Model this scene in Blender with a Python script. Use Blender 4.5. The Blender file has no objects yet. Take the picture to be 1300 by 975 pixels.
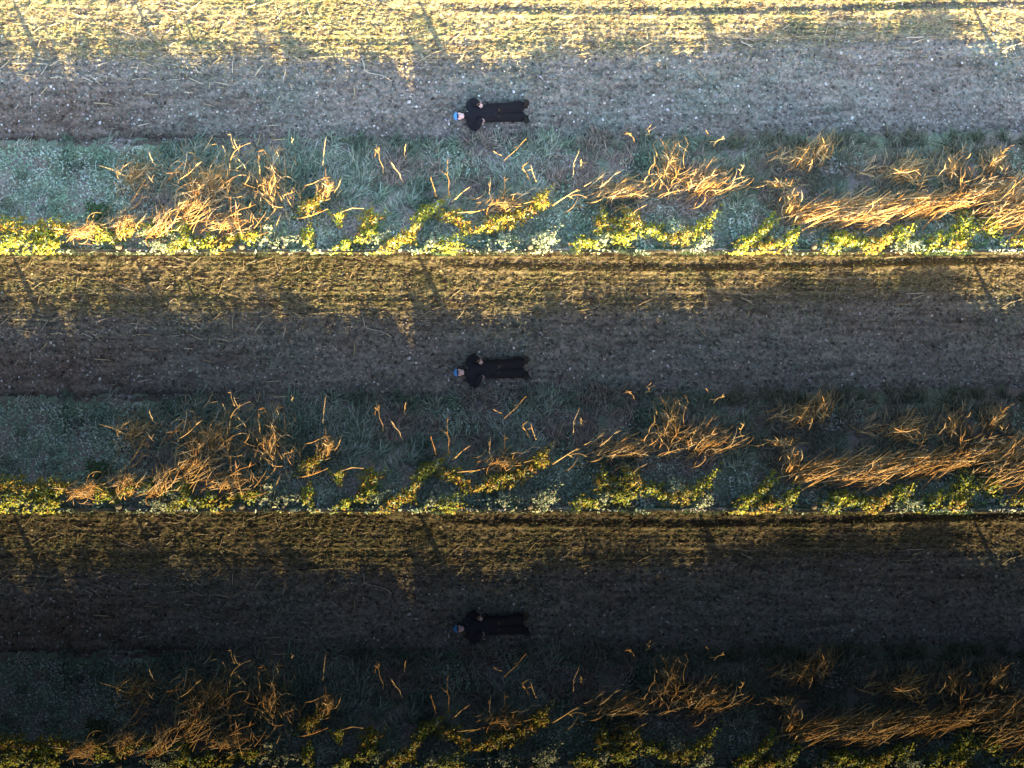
import bpy, math, random
import numpy as np
from mathutils import Vector, Matrix

# ------------------------------------------------------------------ camera, sky, sun, exposure
S = 54.02                      # photograph pixels per metre on the ground
HALF_W = 650 / S
CAM_Z = 100.0
SUN_EL, SUN_AZ = 16.0, 24.0    # sun height, and how far it stands right of straight-below
C = bpy.context.scene.collection
scn = bpy.context.scene

cam_d = bpy.data.cameras.new('camera')
cam_d.sensor_fit = 'HORIZONTAL'
cam_d.angle = 2 * math.atan(HALF_W / CAM_Z)
cam_d.clip_start, cam_d.clip_end = 0.5, 2000
cam = bpy.data.objects.new('camera', cam_d)
cam.location = (0, 0, CAM_Z)
C.objects.link(cam)
scn.camera = cam

world = bpy.data.worlds.new('World')
scn.world = world
world.use_nodes = True
wn = world.node_tree
sky = wn.nodes.new('ShaderNodeTexSky')
sky.sky_type = 'NISHITA'
sky.sun_disc = False
sky.sun_elevation = math.radians(SUN_EL)
sky.sun_rotation = math.radians(180 - SUN_AZ)
sky.dust_density = 1.5
bg = wn.nodes['Background']
bg.inputs['Strength'].default_value = 0.085
wn.links.new(sky.outputs['Color'], bg.inputs['Color'])

to_sun = Vector((math.sin(math.radians(SUN_AZ)) * math.cos(math.radians(SUN_EL)),
                 -math.cos(math.radians(SUN_AZ)) * math.cos(math.radians(SUN_EL)),
                 math.sin(math.radians(SUN_EL))))
sun_d = bpy.data.lights.new('sun', 'SUN')
sun_d.energy = 5.0
sun_d.angle = math.radians(0.35)
sun_d.color = (1.0, 0.75, 0.33)
sun = bpy.data.objects.new('sun', sun_d)
sun.rotation_euler = (-to_sun).to_track_quat('-Z', 'Y').to_euler()
sun.location = to_sun * 60
C.objects.link(sun)

scn.view_settings.view_transform = 'Standard'
scn.view_settings.look = 'None'
scn.view_settings.gamma = 1
scn.view_settings.use_curve_mapping = False
scn.view_settings.exposure = 3.3

# one strip of land three times; each exposure painted into its material tone
EXPOSURE_TONE = [1.0, 0.29, 0.085]
STRIP = ['full exposure top strip', 'dim exposure middle strip', 'dark exposure bottom strip']
SHORT = ['full exposure strip', 'dim exposure strip', 'dark exposure strip']
STRIP_Y = [(325 - 325 * s) / S for s in range(3)]
rng = np.random.default_rng(7)
random.seed(7)

# ------------------------------------------------------------------ numeric helpers
def X(px): return (np.asarray(px, float) - 650) / S
def Y(py): return (162.5 - np.asarray(py, float)) / S
def PX(x): return x * S + 650
def PY(y): return 162.5 - y * S

_lat = {}
def noise(x, y, scale, seed=0):
    """smooth value noise in 0..1; scale = cell size"""
    if seed not in _lat:
        _lat[seed] = np.random.default_rng(1000 + seed).random((256, 256))
    L = _lat[seed]
    u, v = np.asarray(x, float) / scale, np.asarray(y, float) / scale
    i, j = np.floor(u).astype(int), np.floor(v).astype(int)
    f, g = u - i, v - j
    f, g = f * f * (3 - 2 * f), g * g * (3 - 2 * g)
    i0, j0, i1, j1 = i % 256, j % 256, (i + 1) % 256, (j + 1) % 256
    return (L[i0, j0] * (1 - f) + L[i1, j0] * f) * (1 - g) + (L[i0, j1] * (1 - f) + L[i1, j1] * f) * g
def sstep(a, b, t):
    t = np.clip((np.asarray(t, float) - a) / (b - a), 0, 1)
    return t * t * (3 - 2 * t)

EDGE = np.array([(-200, 68), (0, 66), (30, 70), (60, 76), (90, 78), (120, 76), (130, 68), (160, 74), (190, 71), (215, 78),
 (240, 77), (260, 75), (280, 67), (300, 63), (325, 67), (350, 66), (362, 55), (370, 42), (380, 57), (395, 62), (405, 70),
 (430, 72), (445, 80), (455, 72), (462, 66), (470, 60), (480, 68), (490, 76), (510, 83), (525, 72), (532, 40), (540, 66),
 (550, 70), (565, 72), (590, 80), (620, 70), (635, 76), (650, 70), (665, 74), (690, 70), (700, 58), (706, 46), (714, 58),
 (740, 68), (757, 52), (775, 62), (790, 70), (800, 65), (817, 77), (830, 64), (847, 54), (860, 72), (872, 70), (890, 62),
 (905, 52), (920, 60), (950, 56), (980, 60), (1000, 49), (1010, 42), (1040, 48), (1060, 43), (1090, 42), (1110, 48),
 (1130, 52), (1145, 58), (1160, 44), (1180, 30), (1200, 24), (1230, 26), (1240, 30), (1250, 32), (1265, 40), (1280, 30), (1300, 34), (1320, 28), (1500, 34)], float)
RISE = math.tan(math.radians(SUN_EL)) / math.cos(math.radians(SUN_AZ)) / S     # metres of sun line per pixel northward
SKEW = math.tan(math.radians(SUN_AZ))
def sunline(px, py):
    """height at which the sun first clears the raised bank crest, shaped to end its shadow at EDGE"""
    px, py = np.asarray(px, float), np.asarray(py, float)
    e = np.full(px.shape, 66.0)
    for _ in range(3):
        e = np.interp(px - (py - e) * SKEW, EDGE[:, 0], EDGE[:, 1])
    return (py - e - 11) * RISE

def bank_z(px, py):
    px, py = np.asarray(px, float), np.asarray(py, float)
    ridge = px - (np.maximum(py, 302.0) - 302) * SKEW          # crest lines run along the sun direction
    crest = sunline(px, np.maximum(py, 302.0)) - 0.26 + (.165 + (noise(ridge, px * 0, 7, 8) - .5) * .13) * sstep(317.5, 320.5, py)  # crest and lip shaped to the sun line so they cast the shade
    foot = 178 + 6 * np.sin(px / 190.0) - 26 * sstep(820, 1280, px)
    foot = foot + 9 * (noise(px, px * 0, 21, 9) - .5) + 14 * sstep(640, 760, px) * (noise(px, px * 0, 60, 10) - .7)
    up = np.clip((py - foot) / (302 - foot), 0, 1)
    up = up * (0.55 + 0.45 * up)
    n = (noise(px, py, 34, 3) - 0.5) * 0.16 * np.clip((py - foot) / 20, 0, 1)
    return np.clip(crest * up + n * np.clip(up * 3, 0, 1), 0, None)

def field_z(px, py):
    px, py = np.asarray(px, float), np.asarray(py, float)
    st = sstep(118, 62, py)
    z = 0.005 * np.sin(py / 6.4 * 2 * math.pi + 1.5 * noise(px, py, 160, 4)) * st
    z = z + (noise(px, py, 5.0, 5) - 0.5) * 0.045 + (noise(px, py, 2.4, 6) - 0.5) * 0.022
    z = z + (noise(px, py, 16, 7) - 0.5) * 0.03
    ry = 12 - 6 * sstep(560, 1300, px) + 3 * np.sin(px / 120)
    rut = np.exp(-((py - ry) / 4.2) ** 2) * (0.12 + 0.88 * sstep(540, 620, px)) * (.1 + 1.1 * noise(px, px * 0, 26, 53) * noise(px, px * 0, 9, 56) ** .5)
    z = z - 0.060 * rut + 0.03 * np.exp(-((py - ry - 8) / 4) ** 2) * sstep(540, 620, px)
    z = z - 0.04 * np.exp(-((py - 180 + 4 * np.sin(px / 150)) / 3.5) ** 2) * sstep(900, 700, px)
    z = z - 0.02 * np.exp(-((py - 52) / 3) ** 2)
    return z

# ------------------------------------------------------------------ mesh helpers
def np_mesh(name, V, F, col=None, mats=1, smooth=False, midx=None):
    V, F = np.asarray(V, np.float32), np.asarray(F, np.int32)
    me = bpy.data.meshes.new(name)
    n, k = F.shape
    me.vertices.add(len(V)); me.vertices.foreach_set('co', V.ravel())
    me.loops.add(n * k); me.loops.foreach_set('vertex_index', F.ravel())
    me.polygons.add(n)
    me.polygons.foreach_set('loop_start', np.arange(0, n * k, k, dtype=np.int32))
    me.polygons.foreach_set('loop_total', np.full(n, k, np.int32))
    if smooth: me.polygons.foreach_set('use_smooth', np.ones(n, bool))
    if midx is not None: me.polygons.foreach_set('material_index', np.asarray(midx, np.int32))
    if col is not None:
        a = me.color_attributes.new('Col', 'FLOAT_COLOR', 'POINT')
        c4 = np.ones((len(V), 4), np.float32); c4[:, :3] = col
        a.data.foreach_set('color', c4.ravel())
    for _ in range(mats): me.materials.append(None)
    me.update(calc_edges=True)
    return me

def link(name, me, mats, parent=None, loc=(0, 0, 0), kind=None):
    o = bpy.data.objects.new(name, me)
    C.objects.link(o)
    o.location = loc
    if parent: o.parent = parent
    for i, m in enumerate(mats):
        o.material_slots[i].link = 'OBJECT'
        o.material_slots[i].material = m
    if kind: o['kind'] = kind
    return o

def tag(o, label, cat, group=None):
    o['label'] = label; o['category'] = cat
    if group: o['group'] = group
    return o

def thing(name, loc, label, cat, group=None):
    o = bpy.data.objects.new(name, None)
    o.empty_display_size = 0.1
    C.objects.link(o); o.location = loc
    return tag(o, label, cat, group)

def blades(base, d, length, width, droop, col, tipcol):
    """tapered bending blades: 5 vertices, 3 triangles each. d = unit growing direction"""
    n = len(base)
    side = np.cross(d, np.array([0, 0, 1.0])); ln = np.linalg.norm(side, axis=1, keepdims=True)
    rnd = rng.normal(size=(n, 3)); rnd[:, 2] *= 0.3
    side = np.where(ln > 0.2, side / np.maximum(ln, 1e-6), rnd / np.linalg.norm(rnd, axis=1, keepdims=True))
    L, W = length[:, None], width[:, None]
    mid = base + d * L * 0.55 + np.array([0, 0, 1.0]) * (droop[:, None] * L * 0.12)
    tip = base + d * L + np.array([0, 0, -1.0]) * (droop[:, None] * L * 0.3)
    V = np.stack([base - side * W * .5, base + side * W * .5, mid - side * W * .42, mid + side * W * .42, tip], 1).reshape(-1, 3)
    o = (np.arange(n) * 5)[:, None]
    F = np.concatenate([o + [0, 1, 3], o + [0, 3, 2], o + [2, 3, 4]], 0)
    mc = (col + tipcol) * .5
    Cc = np.stack([col, col, mc, mc, tipcol], 1).reshape(-1, 3)
    return V, F, Cc

def leaves(ctr, nrm, length, width, col):
    """folded pointed leaf: 4 vertices, 2 triangles"""
    n = len(ctr)
    r = rng.normal(size=(n, 3))
    a = np.cross(nrm, r); a /= np.linalg.norm(a, axis=1, keepdims=True)
    b = np.cross(nrm, a)
    L, W = length[:, None], width[:, None]
    V = np.stack([ctr - a * L * .5, ctr + b * W * .5 + nrm * W * .22, ctr + a * L * .5, ctr - b * W * .5 + nrm * W * .22], 1).reshape(-1, 3)
    o = (np.arange(n) * 4)[:, None]
    F = np.concatenate([o + [0, 1, 2], o + [0, 2, 3]], 0)
    return V, F, np.repeat(col, 4, 0)

def sticks(p0, p1, r, col):
    """three-sided prisms from p0 to p1"""
    n = len(p0)
    d = p1 - p0; d = d / np.linalg.norm(d, axis=1, keepdims=True)
    s = np.cross(d, np.array([0, 0, 1.0]) + 1e-4); s /= np.linalg.norm(s, axis=1, keepdims=True)
    u = np.cross(s, d)
    R = r[:, None]
    ring = [s * R, -s * R * .5 + u * R * .87, -s * R * .5 - u * R * .87]
    V = np.stack([p0 + q for q in ring] + [p1 + q * .8 for q in ring], 1).reshape(-1, 3)
    o = (np.arange(n) * 6)[:, None]
    F = np.concatenate([o + f for f in ([0, 1, 4], [0, 4, 3], [1, 2, 5], [1, 5, 4], [2, 0, 3], [2, 3, 5], [0, 2, 1], [3, 4, 5])], 0)
    return V, F, np.repeat(col, 6, 0)

def tube(path, radii, sides=5, col=(.5, .4, .25), jitter=0.0, end_col=None):
    P = np.asarray(path, float); R = np.asarray(radii, float); n = len(P)
    T = np.gradient(P, axis=0); T /= np.maximum(np.linalg.norm(T, axis=1, keepdims=True), 1e-9)
    ref = np.array([0.13, 0.21, 1.0]) if abs(T[0, 2]) < .9 else np.array([1.0, .2, 0])
    A = np.cross(T, ref); A /= np.linalg.norm(A, axis=1, keepdims=True)
    B = np.cross(T, A)
    th = np.arange(sides) / sides * 2 * math.pi
    V = (P[:, None] + R[:, None, None] * (A[:, None] * np.cos(th)[None, :, None] + B[:, None] * np.sin(th)[None, :, None])).reshape(-1, 3)
    if jitter: V = V + rng.normal(size=V.shape) * jitter
    F = []
    for i in range(n - 1):
        for k in range(sides):
            a, b = i * sides + k, i * sides + (k + 1) % sides
            F += [(a, b, b + sides), (a, b + sides, a + sides)]
    for k in range(1, sides - 1):
        F.append((0, k + 1, k)); F.append(((n - 1) * sides, (n - 1) * sides + k, (n - 1) * sides + k + 1))
    c0 = np.asarray(col, float); c1 = c0 if end_col is None else np.asarray(end_col, float)
    t = np.repeat(np.linspace(0, 1, n), sides)[:, None]
    return V, np.array(F), c0 * (1 - t) + c1 * t

def merge(parts):
    V, F, K, o = [], [], [], 0
    for v, f, c in parts:
        V.append(v); F.append(f + o); K.append(c); o += len(v)
    return np.concatenate(V), np.concatenate(F), np.concatenate(K)

def vary(base, n, amt=.18, hue=.06):
    c = np.asarray(base, float)[None] * (1 + rng.normal(size=(n, 1)) * amt) * (1 + rng.normal(size=(n, 3)) * hue)
    return np.clip(c, .004, .9)
def mixc(a, b, t):
    t = np.asarray(t)[:, None]
    return a * (1 - t) + b * t

# ------------------------------------------------------------------ materials, scaled per strip to paint in its exposure
def make_mat(name, tone, transl=0.0, rough=.85, spec=.15, grain=0.0, gscale=60, bump=0.0, base=None):
    m = bpy.data.materials.new(name); m.use_nodes = True
    nt = m.node_tree; N = nt.nodes; Lk = nt.links
    p = N['Principled BSDF']; out = N['Material Output']
    p.inputs['Roughness'].default_value = rough
    p.inputs['Specular IOR Level'].default_value = spec * min(1, tone * 1.3)
    if base is None:
        a = N.new('ShaderNodeAttribute'); a.attribute_name = 'Col'; c = a.outputs['Color']
    else:
        a = N.new('ShaderNodeRGB'); a.outputs[0].default_value = (*base, 1); c = a.outputs[0]
    tc = N.new('ShaderNodeTexCoord')
    if grain:
        nz = N.new('ShaderNodeTexNoise'); nz.inputs['Scale'].default_value = gscale; nz.inputs['Detail'].default_value = 5
        nz.inputs['Roughness'].default_value = .7
        Lk.new(tc.outputs['Object'], nz.inputs['Vector'])
        mr = N.new('ShaderNodeMapRange')
        mr.inputs['From Min'].default_value = .3; mr.inputs['From Max'].default_value = .7
        mr.inputs['To Min'].default_value = 1 - grain; mr.inputs['To Max'].default_value = 1 + grain
        Lk.new(nz.outputs['Fac'], mr.inputs['Value'])
        v = N.new('ShaderNodeVectorMath'); v.operation = 'SCALE'
        Lk.new(c, v.inputs[0]); Lk.new(mr.outputs['Result'], v.inputs['Scale']); c = v.outputs[0]
        if bump:
            b = N.new('ShaderNodeBump'); b.inputs['Strength'].default_value = bump; b.inputs['Distance'].default_value = .01
            Lk.new(nz.outputs['Fac'], b.inputs['Height']); Lk.new(b.outputs['Normal'], p.inputs['Normal'])
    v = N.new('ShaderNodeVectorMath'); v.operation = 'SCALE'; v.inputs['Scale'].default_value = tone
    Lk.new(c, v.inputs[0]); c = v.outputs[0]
    Lk.new(c, p.inputs['Base Color'])
    if transl:
        t = N.new('ShaderNodeBsdfTranslucent'); Lk.new(c, t.inputs['Color'])
        mx = N.new('ShaderNodeMixShader'); mx.inputs[0].default_value = transl
        Lk.new(p.outputs[0], mx.inputs[1]); Lk.new(t.outputs[0], mx.inputs[2]); Lk.new(mx.outputs[0], out.inputs['Surface'])
    return m

KIND = ['pale', 'dim exposure', 'dark exposure']  # prefix names the exposure painted into the base colours, pale = full exposure
M = []
for s in range(3):
    k = EXPOSURE_TONE[s]; kc = k ** .75
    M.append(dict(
        soil=make_mat(KIND[s] + ' crumbled soil', k, grain=.32, gscale=22, bump=.5, rough=.95, spec=.05),
        clod=make_mat(KIND[s] + ' soil clods', k, grain=.2, gscale=40, rough=.95, spec=.05),
        straw=make_mat(KIND[s] + ' strip dry straw', k, grain=.15, gscale=50, rough=.7, spec=.2),
        leaf=make_mat(KIND[s] + ' strip leaves', k, transl=.3, rough=.6, spec=.25),
        stone=make_mat(KIND[s] + ' strip stones', k, grain=.15, gscale=60, rough=.8, spec=.2),
        wood=make_mat(KIND[s] + ' strip weathered wood', k, grain=.3, gscale=35, bump=.4),
        cloth=make_mat(KIND[s] + ' strip black jacket cloth', kc, grain=.25, gscale=45, bump=.3, rough=.9, spec=.1, base=(.018, .016, .020)),
        trouser=make_mat(KIND[s] + ' strip black trouser cloth', kc, grain=.25, gscale=45, bump=.3, rough=.9, spec=.1, base=(.016, .014, .016)),
        shoe=make_mat(KIND[s] + ' strip brown black leather', kc, grain=.2, gscale=60, rough=.6, base=(.017, .014, .013)),
        cap=make_mat(KIND[s] + ' strip blue cap cloth', k, grain=.1, gscale=80, rough=.8, base=(.12, .33, .66)),
        navy=make_mat(KIND[s] + ' strip navy trim', k, grain=.1, gscale=80, rough=.8, base=(.02, .03, .08)),
        skin=make_mat(KIND[s] + ' strip skin', k, grain=.05, gscale=90, rough=.6, base=(.78, .50, .46)),
        hair=make_mat(KIND[s] + ' strip dark hair', k, grain=.3, gscale=90, base=(.025, .018, .014)),
        trim=make_mat(KIND[s] + ' strip pale metal', k, base=(.5, .48, .45)),
    ))
ground_mat = make_mat('dull earth', .35, grain=.4, gscale=3, rough=.95, spec=.05, base=(.22, .20, .16))

# ------------------------------------------------------------------ shared meshes (built once, used on all three strips)
X0, X1 = -60, 1480
# -- ploughed field
nx, ny = 1000, 196
gx, gy = np.meshgrid(np.linspace(X0, X1, nx), np.linspace(-8, 188, ny))
jx, jy = gx + (rng.random(gx.shape) - .5) * .8, gy.copy()
jy[1:-1] += (rng.random(gx.shape)[1:-1] - .5) * .6
fz = field_z(jx, jy)
FV = np.stack([X(jx), Y(jy), fz], -1).reshape(-1, 3)
def grid_faces(nx, ny, flip=False):
    i, j = np.meshgrid(np.arange(nx - 1), np.arange(ny - 1)); a = (j * nx + i).ravel()
    return np.stack([a, a + nx, a + nx + 1, a + 1], 1)
def soil_col(px, py):
    n1, n2, n3 = noise(px, py, 60, 11), .6 * noise(px, py, 6, 12) + .4 * noise(px, py, 14, 19), noise(px, py, 2.3, 13)
    mauve, teal, brown = np.array([.208, .178, .150]), np.array([.168, .176, .142]), np.array([.150, .108, .084])
    c = mixc(np.tile(mauve, (len(px), 1)), teal, sstep(.38, .76, n2 * .5 + n1 * .5) * .8)
    left = sstep(430, 60, px) * sstep(85, 140, py) * .65 + .30 * sstep(.5, .8, noise(px, py, 22, 14))
    c = mixc(c, brown, np.clip(left, 0, .85))
    c = c * (1 + .16 * sstep(400, 1300, px))[:, None]
    yb = 71 - 26 * sstep(600, 1250, px) + 8 * (noise(px, px * 0, 40, 18) - .5)  # stubble limit drawn near the shadow edge, so soil colour greys the shade
    st = sstep(yb + 12, yb - 12, py)
    straw, green = np.array([.29, .235, .145]), np.array([.20, .195, .10])
    sc = mixc(np.tile(straw, (len(px), 1)), green, sstep(.45, .7, noise(px, py * 2.2, 46, 15)) * .8)
    sc = mixc(sc, brown, sstep(.55, .8, noise(px, py * 3, 12, 16)) * .8)
    c = mixc(c, sc, st * .8)
    ry = 12 - 6 * sstep(560, 1300, px) + 3 * np.sin(px / 120)
    c = mixc(c, np.array([.12, .095, .08]), np.exp(-((py - ry) / 5) ** 2) * sstep(540, 620, px) * .6)
    c = mixc(c, np.array([.10, .078, .062]), np.exp(-((py - 177) / 8) ** 2) * (.25 + .75 * sstep(330, 180, px)) * sstep(760, 600, px) * .95)
    streak = noise(px * .09, py, 3.1, 17) * .6 + noise(px * .2, py, 7, 20) * .4
    c = c * (.55 + .9 * n3)[:, None] * (.66 + .68 * streak)[:, None]
    return c
me_field = np_mesh('field', FV, grid_faces(nx, ny), soil_col(jx.ravel(), jy.ravel()), smooth=False)

# -- reed bank below each field, its earth crest raised to block the sun
bx, by = np.meshgrid(np.linspace(X0, X1, 620), np.concatenate([np.concatenate([np.linspace(168, 315, 70), np.linspace(316, 323.4, 16)]), np.full(4, 323.0)]))
bzv = bank_z(bx, by) - .05 * sstep(190, 170, by)
edge_in = 2.5 * noise(bx[0], bx[0] * 0, 7, 51) ** 1.5      # ragged lip
by[76:] -= edge_in[None] * sstep(316, 320, by[76:])
for k in range(4):          # undercut lower face of the bank
    bzv[86 + k] = bzv[85] * (1 - (k + 1) / 4); by[86 + k] = by[85] - (k + 1) * .9
BV = np.stack([X(bx), Y(by), bzv], -1).reshape(-1, 3)
bc = vary((.17, .19, .13), len(BV), .15)
bc = mixc(bc, np.array([.26, .205, .18]), sstep(.45, .75, noise(bx.ravel(), by.ravel(), 26, 21)))
bc = mixc(bc, np.array([.065, .055, .038]), sstep(319, 320.5, by.ravel()))  # lip painted darker to dull its sunlit rim
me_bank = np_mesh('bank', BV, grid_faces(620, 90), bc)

# -- soil clods
def clod_mesh():
    n = 22000
    px, py = rng.uniform(X0, X1, n), 2 + 180 * rng.random(n) ** .75
    size = (.008 + .032 * rng.random(n) ** 2.6)
    octv = np.array([(1, 0, 0), (-.9, .2, 0), (.1, 1, 0), (0, -1, .1), (0, 0, .8), (0, 0, -.7)])
    octf = np.array([(0, 2, 4), (2, 1, 4), (1, 3, 4), (3, 0, 4), (2, 0, 5), (1, 2, 5), (3, 1, 5), (0, 3, 5)])
    th = rng.uniform(0, 6.28, n); c, s = np.cos(th), np.sin(th)
    V = octv[None] * (1 + rng.normal(size=(n, 6, 3)) * .22) * size[:, None, None] * np.array([1.2, .9, .8])
    V = np.stack([V[..., 0] * c[:, None] - V[..., 1] * s[:, None], V[..., 0] * s[:, None] + V[..., 1] * c[:, None], V[..., 2]], -1)
    ctr = np.stack([X(px), Y(py), field_z(px, py) + size * .3], -1)
    V = (V + ctr[:, None]).reshape(-1, 3)
    F = (octf[None] + (np.arange(n) * 6)[:, None, None]).reshape(-1, 3)
    col = soil_col(px, py) * np.exp(rng.normal(size=(n, 1)) * .42)
    pale = rng.random(n) < .09
    col[pale] = vary((.42, .38, .36), pale.sum(), .2)
    return np_mesh('soil_clods', V, F, np.repeat(np.clip(col, .01, .8), 6, 0))
me_clods = clod_mesh()

# -- short straw litter of the stubble
def litter_mesh():
    n = 23000
    px = rng.uniform(X0, X1, n); py = np.empty(n)
    k = int(n * .82)
    row = rng.integers(-1, 16, k) + 1.1 * noise(px[:k], np.zeros(k), 70, 54) + .5 * noise(px[:k], np.zeros(k), 19, 55)
    py[:k] = 3 + row * 6.1 + rng.normal(size=k) * 1.5
    py[k:] = rng.uniform(60, 172, n - k)
    keep = rng.random(n) < np.where(py > 85, .75 - .5 * sstep(200, 900, px), 1)
    ry = 12 - 6 * sstep(560, 1300, px) + 3 * np.sin(px / 120)
    yb = 71 - 26 * sstep(600, 1250, px)
    keep &= (py < yb + 6) | (rng.random(n) < .45 - .25 * sstep(300, 900, px))
    keep &= ~((np.abs(py - ry) < 5) & (px > 590) & (rng.random(n) < .6))
    px, py = px[keep], np.clip(py[keep], 1, 180); n = len(px)
    ang = np.where(rng.random(n) < .8, rng.normal(size=n) * .15, rng.uniform(-1.6, 1.6, n))
    L = (.035 + .10 * rng.random(n) ** 1.6) * np.where(py > 90, .75, 1)
    z = field_z(px, py) + .012 + .02 * rng.random(n)
    d = np.stack([np.cos(ang), np.sin(ang), rng.normal(size=n) * .12], -1)
    p = np.stack([X(px), Y(py), z], -1)
    a, b, c = vary((.45, .36, .18), n, .2), vary((.56, .48, .32), n, .22), vary((.25, .18, .06), n, .3)
    u = rng.random((n, 1))
    col = np.where(u < .45, a, np.where(u < .75, b, c))
    V, F, K = sticks(p - d * L[:, None] / 2, p + d * L[:, None] / 2, .0022 + .0042 * rng.random(n), col)
    return np_mesh('straw_litter', V, F, K)
me_litter = litter_mesh()

# -- low weeds on the field
def weed_mesh():
    n = 16000
    px, py = rng.uniform(X0, X1, n), 182 * rng.random(n) ** 1.25
    dens = sstep(.42, .66, noise(px, py * 2, 34, 31)) * (.35 + 1.0 * sstep(70, 40, py)) + .10
    for (cx, cy, r, a) in ((870, 28, 9, 2), (405, 33, 14, 2), (50, 24, 14, 1.5), (720, 18, 40, .7), (830, 28, 20, .6), (120, 25, 40, .5)):
        dens = dens + a * np.exp(-((px - cx) / r) ** 2 - ((py - cy) / (r * .45)) ** 2)
    dens = dens + .6 * np.exp(-((py - 31) / 8) ** 2) * sstep(660, 560, px) * noise(px, py, 50, 57) * 1.6
    keep = rng.random(n) < dens
    px, py = px[keep], py[keep]; n = len(px)
    nrm = rng.normal(size=(n, 3)) * .5 + np.array([0, 0, 1]); nrm /= np.linalg.norm(nrm, axis=1, keepdims=True)
    ctr = np.stack([X(px), Y(py), field_z(px, py) + .012 + .03 * rng.random(n)], -1)
    col = mixc(vary((.17, .24, .14), n), vary((.16, .25, .20), n), rng.random(n))
    col = mixc(col, vary((.24, .28, .075), n), sstep(95, 60, py) * rng.random(n))
    V, F, K = leaves(ctr, nrm, .025 + .05 * rng.random(n), .012 + .018 * rng.random(n), col)
    return np_mesh('field_weeds', V, F, K)
me_weeds = weed_mesh()

# -- grass and low leaves of the bank
def rand_bank(n, ya=180, yb=318):
    px, py = rng.uniform(X0, X1, n), rng.uniform(ya, yb, n)
    return px, py
def dirs(n, tilt_lo, tilt_hi, az_mean=1.2, az_sd=1.0):
    az = rng.normal(size=n) * az_sd + az_mean
    t = rng.uniform(tilt_lo, tilt_hi, n)
    return np.stack([np.cos(az) * np.cos(t), np.sin(az) * np.cos(t), np.sin(t)], -1)
def grass_mesh():
    nt = 2600
    tx, ty = rand_bank(nt, 172, 316)
    foot = 178 + 6 * np.sin(tx / 190.0) - 26 * sstep(820, 1280, tx) + 9 * (noise(tx, tx * 0, 21, 9) - .5) + 14 * sstep(640, 760, tx) * (noise(tx, tx * 0, 60, 10) - .7)
    keep = (rng.random(nt) < sstep(foot - 14 + 8 * sstep(300, 150, tx), foot + 12, ty)) & (rng.random(nt) > sstep(210, 150, tx) * .8) & (rng.random(nt) > .55 * sstep(275, 300, ty))
    tx, ty = tx[keep], ty[keep]; nt = len(tx)
    p1, p2 = noise(tx, ty, 30, 42), noise(tx, ty, 55, 43)
    deep, mid, pale, dead = np.array([.125, .175, .115]), np.array([.265, .345, .235]), np.array([.40, .44, .34]), np.array([.38, .285, .23])
    tc = mixc(mixc(np.tile(deep, (nt, 1)), mid, sstep(.25, .5, p1 + rng.normal(size=nt) * .12)), pale, sstep(.55, .8, p1 + rng.normal(size=nt) * .15))
    tc = mixc(tc, dead, np.clip(sstep(.45, .7, p2 + rng.normal(size=nt) * .12), 0, .9))
    tc = mixc(tc, np.array([.27, .225, .14]), sstep(860, 1000, tx) * np.clip(.55 + rng.normal(size=nt) * .3, 0, 1))
    tc = mixc(tc, np.array([.07, .10, .055]), sstep(690, 800, tx) * np.exp(-((ty - 182) / 10) ** 2) * .6)
    taz, th = 1.1 + rng.normal(size=nt) * .8, rng.uniform(.6, 1.35, nt)
    k = np.repeat(np.arange(nt), rng.integers(12, 26, nt)); n = len(k)
    px, py = tx[k] + rng.normal(size=n) * 4.5, np.minimum(ty[k] + rng.normal(size=n) * 3.2, 316)
    base = np.stack([X(px), Y(py), bank_z(px, py) - .01], -1)
    az, el = taz[k] + rng.normal(size=n) * .55, np.clip(rng.normal(size=n) * .35 + .6, .08, 1.4)
    d = np.stack([np.cos(az) * np.cos(el), np.sin(az) * np.cos(el), np.sin(el)], -1)
    L = (.14 + .26 * rng.random(n)) * th[k] * (1 - .6 * sstep(262, 292, py))
    col = np.clip(tc[k] * np.exp(rng.normal(size=(n, 1)) * .28) * (1 + rng.normal(size=(n, 3)) * .05), .01, .7)
    V, F, K = blades(base, d, L, .010 + .016 * rng.random(n), .4 + rng.random(n) * 1.2, col * .75, col * 1.2)
    return np_mesh('bank_grass', V, F, K)
me_grass = grass_mesh()

def cover_mesh():
    n = 42000
    px, py = rand_bank(n, 180, 322)
    left = sstep(230, 160, px) * sstep(183, 190, py) * sstep(282, 270, py)
    low = sstep(262, 285, py) * (1 - .8 * sstep(317, 321, py)) * sstep(.2, .5, noise(px, py, 13, 52))
    mid = sstep(.48, .66, noise(px, py, 40, 44)) * .6
    keep = rng.random(n) < np.clip(left + low * .9 + mid * sstep(185, 200, py), 0, 1)
    px, py, left = px[keep], py[keep], left[keep]; n = len(px)
    nrm = rng.normal(size=(n, 3)) * .42 + np.array([0, 0, 1]); nrm /= np.linalg.norm(nrm, axis=1, keepdims=True)
    h = .02 + .26 * rng.random(n) * noise(px, py, 11, 45) ** 1.3 * (.4 + .6 * sstep(290, 270, py))
    ctr = np.stack([X(px), Y(py), bank_z(px, py) + h], -1)
    t = sstep(.35, .7, noise(px, py, 18, 46))
    col = mixc(vary((.34, .46, .32), n, .36), vary((.50, .56, .45), n, .36), t)
    col = mixc(col, vary((.46, .41, .37), n), sstep(.58, .8, noise(px, py, 30, 47)) * .8)
    V, F, K = leaves(ctr, nrm, .04 + .075 * rng.random(n), .018 + .026 * rng.random(n), col)
    return np_mesh('bank_ground_cover', V, F, K)
me_cover = cover_mesh()

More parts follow.
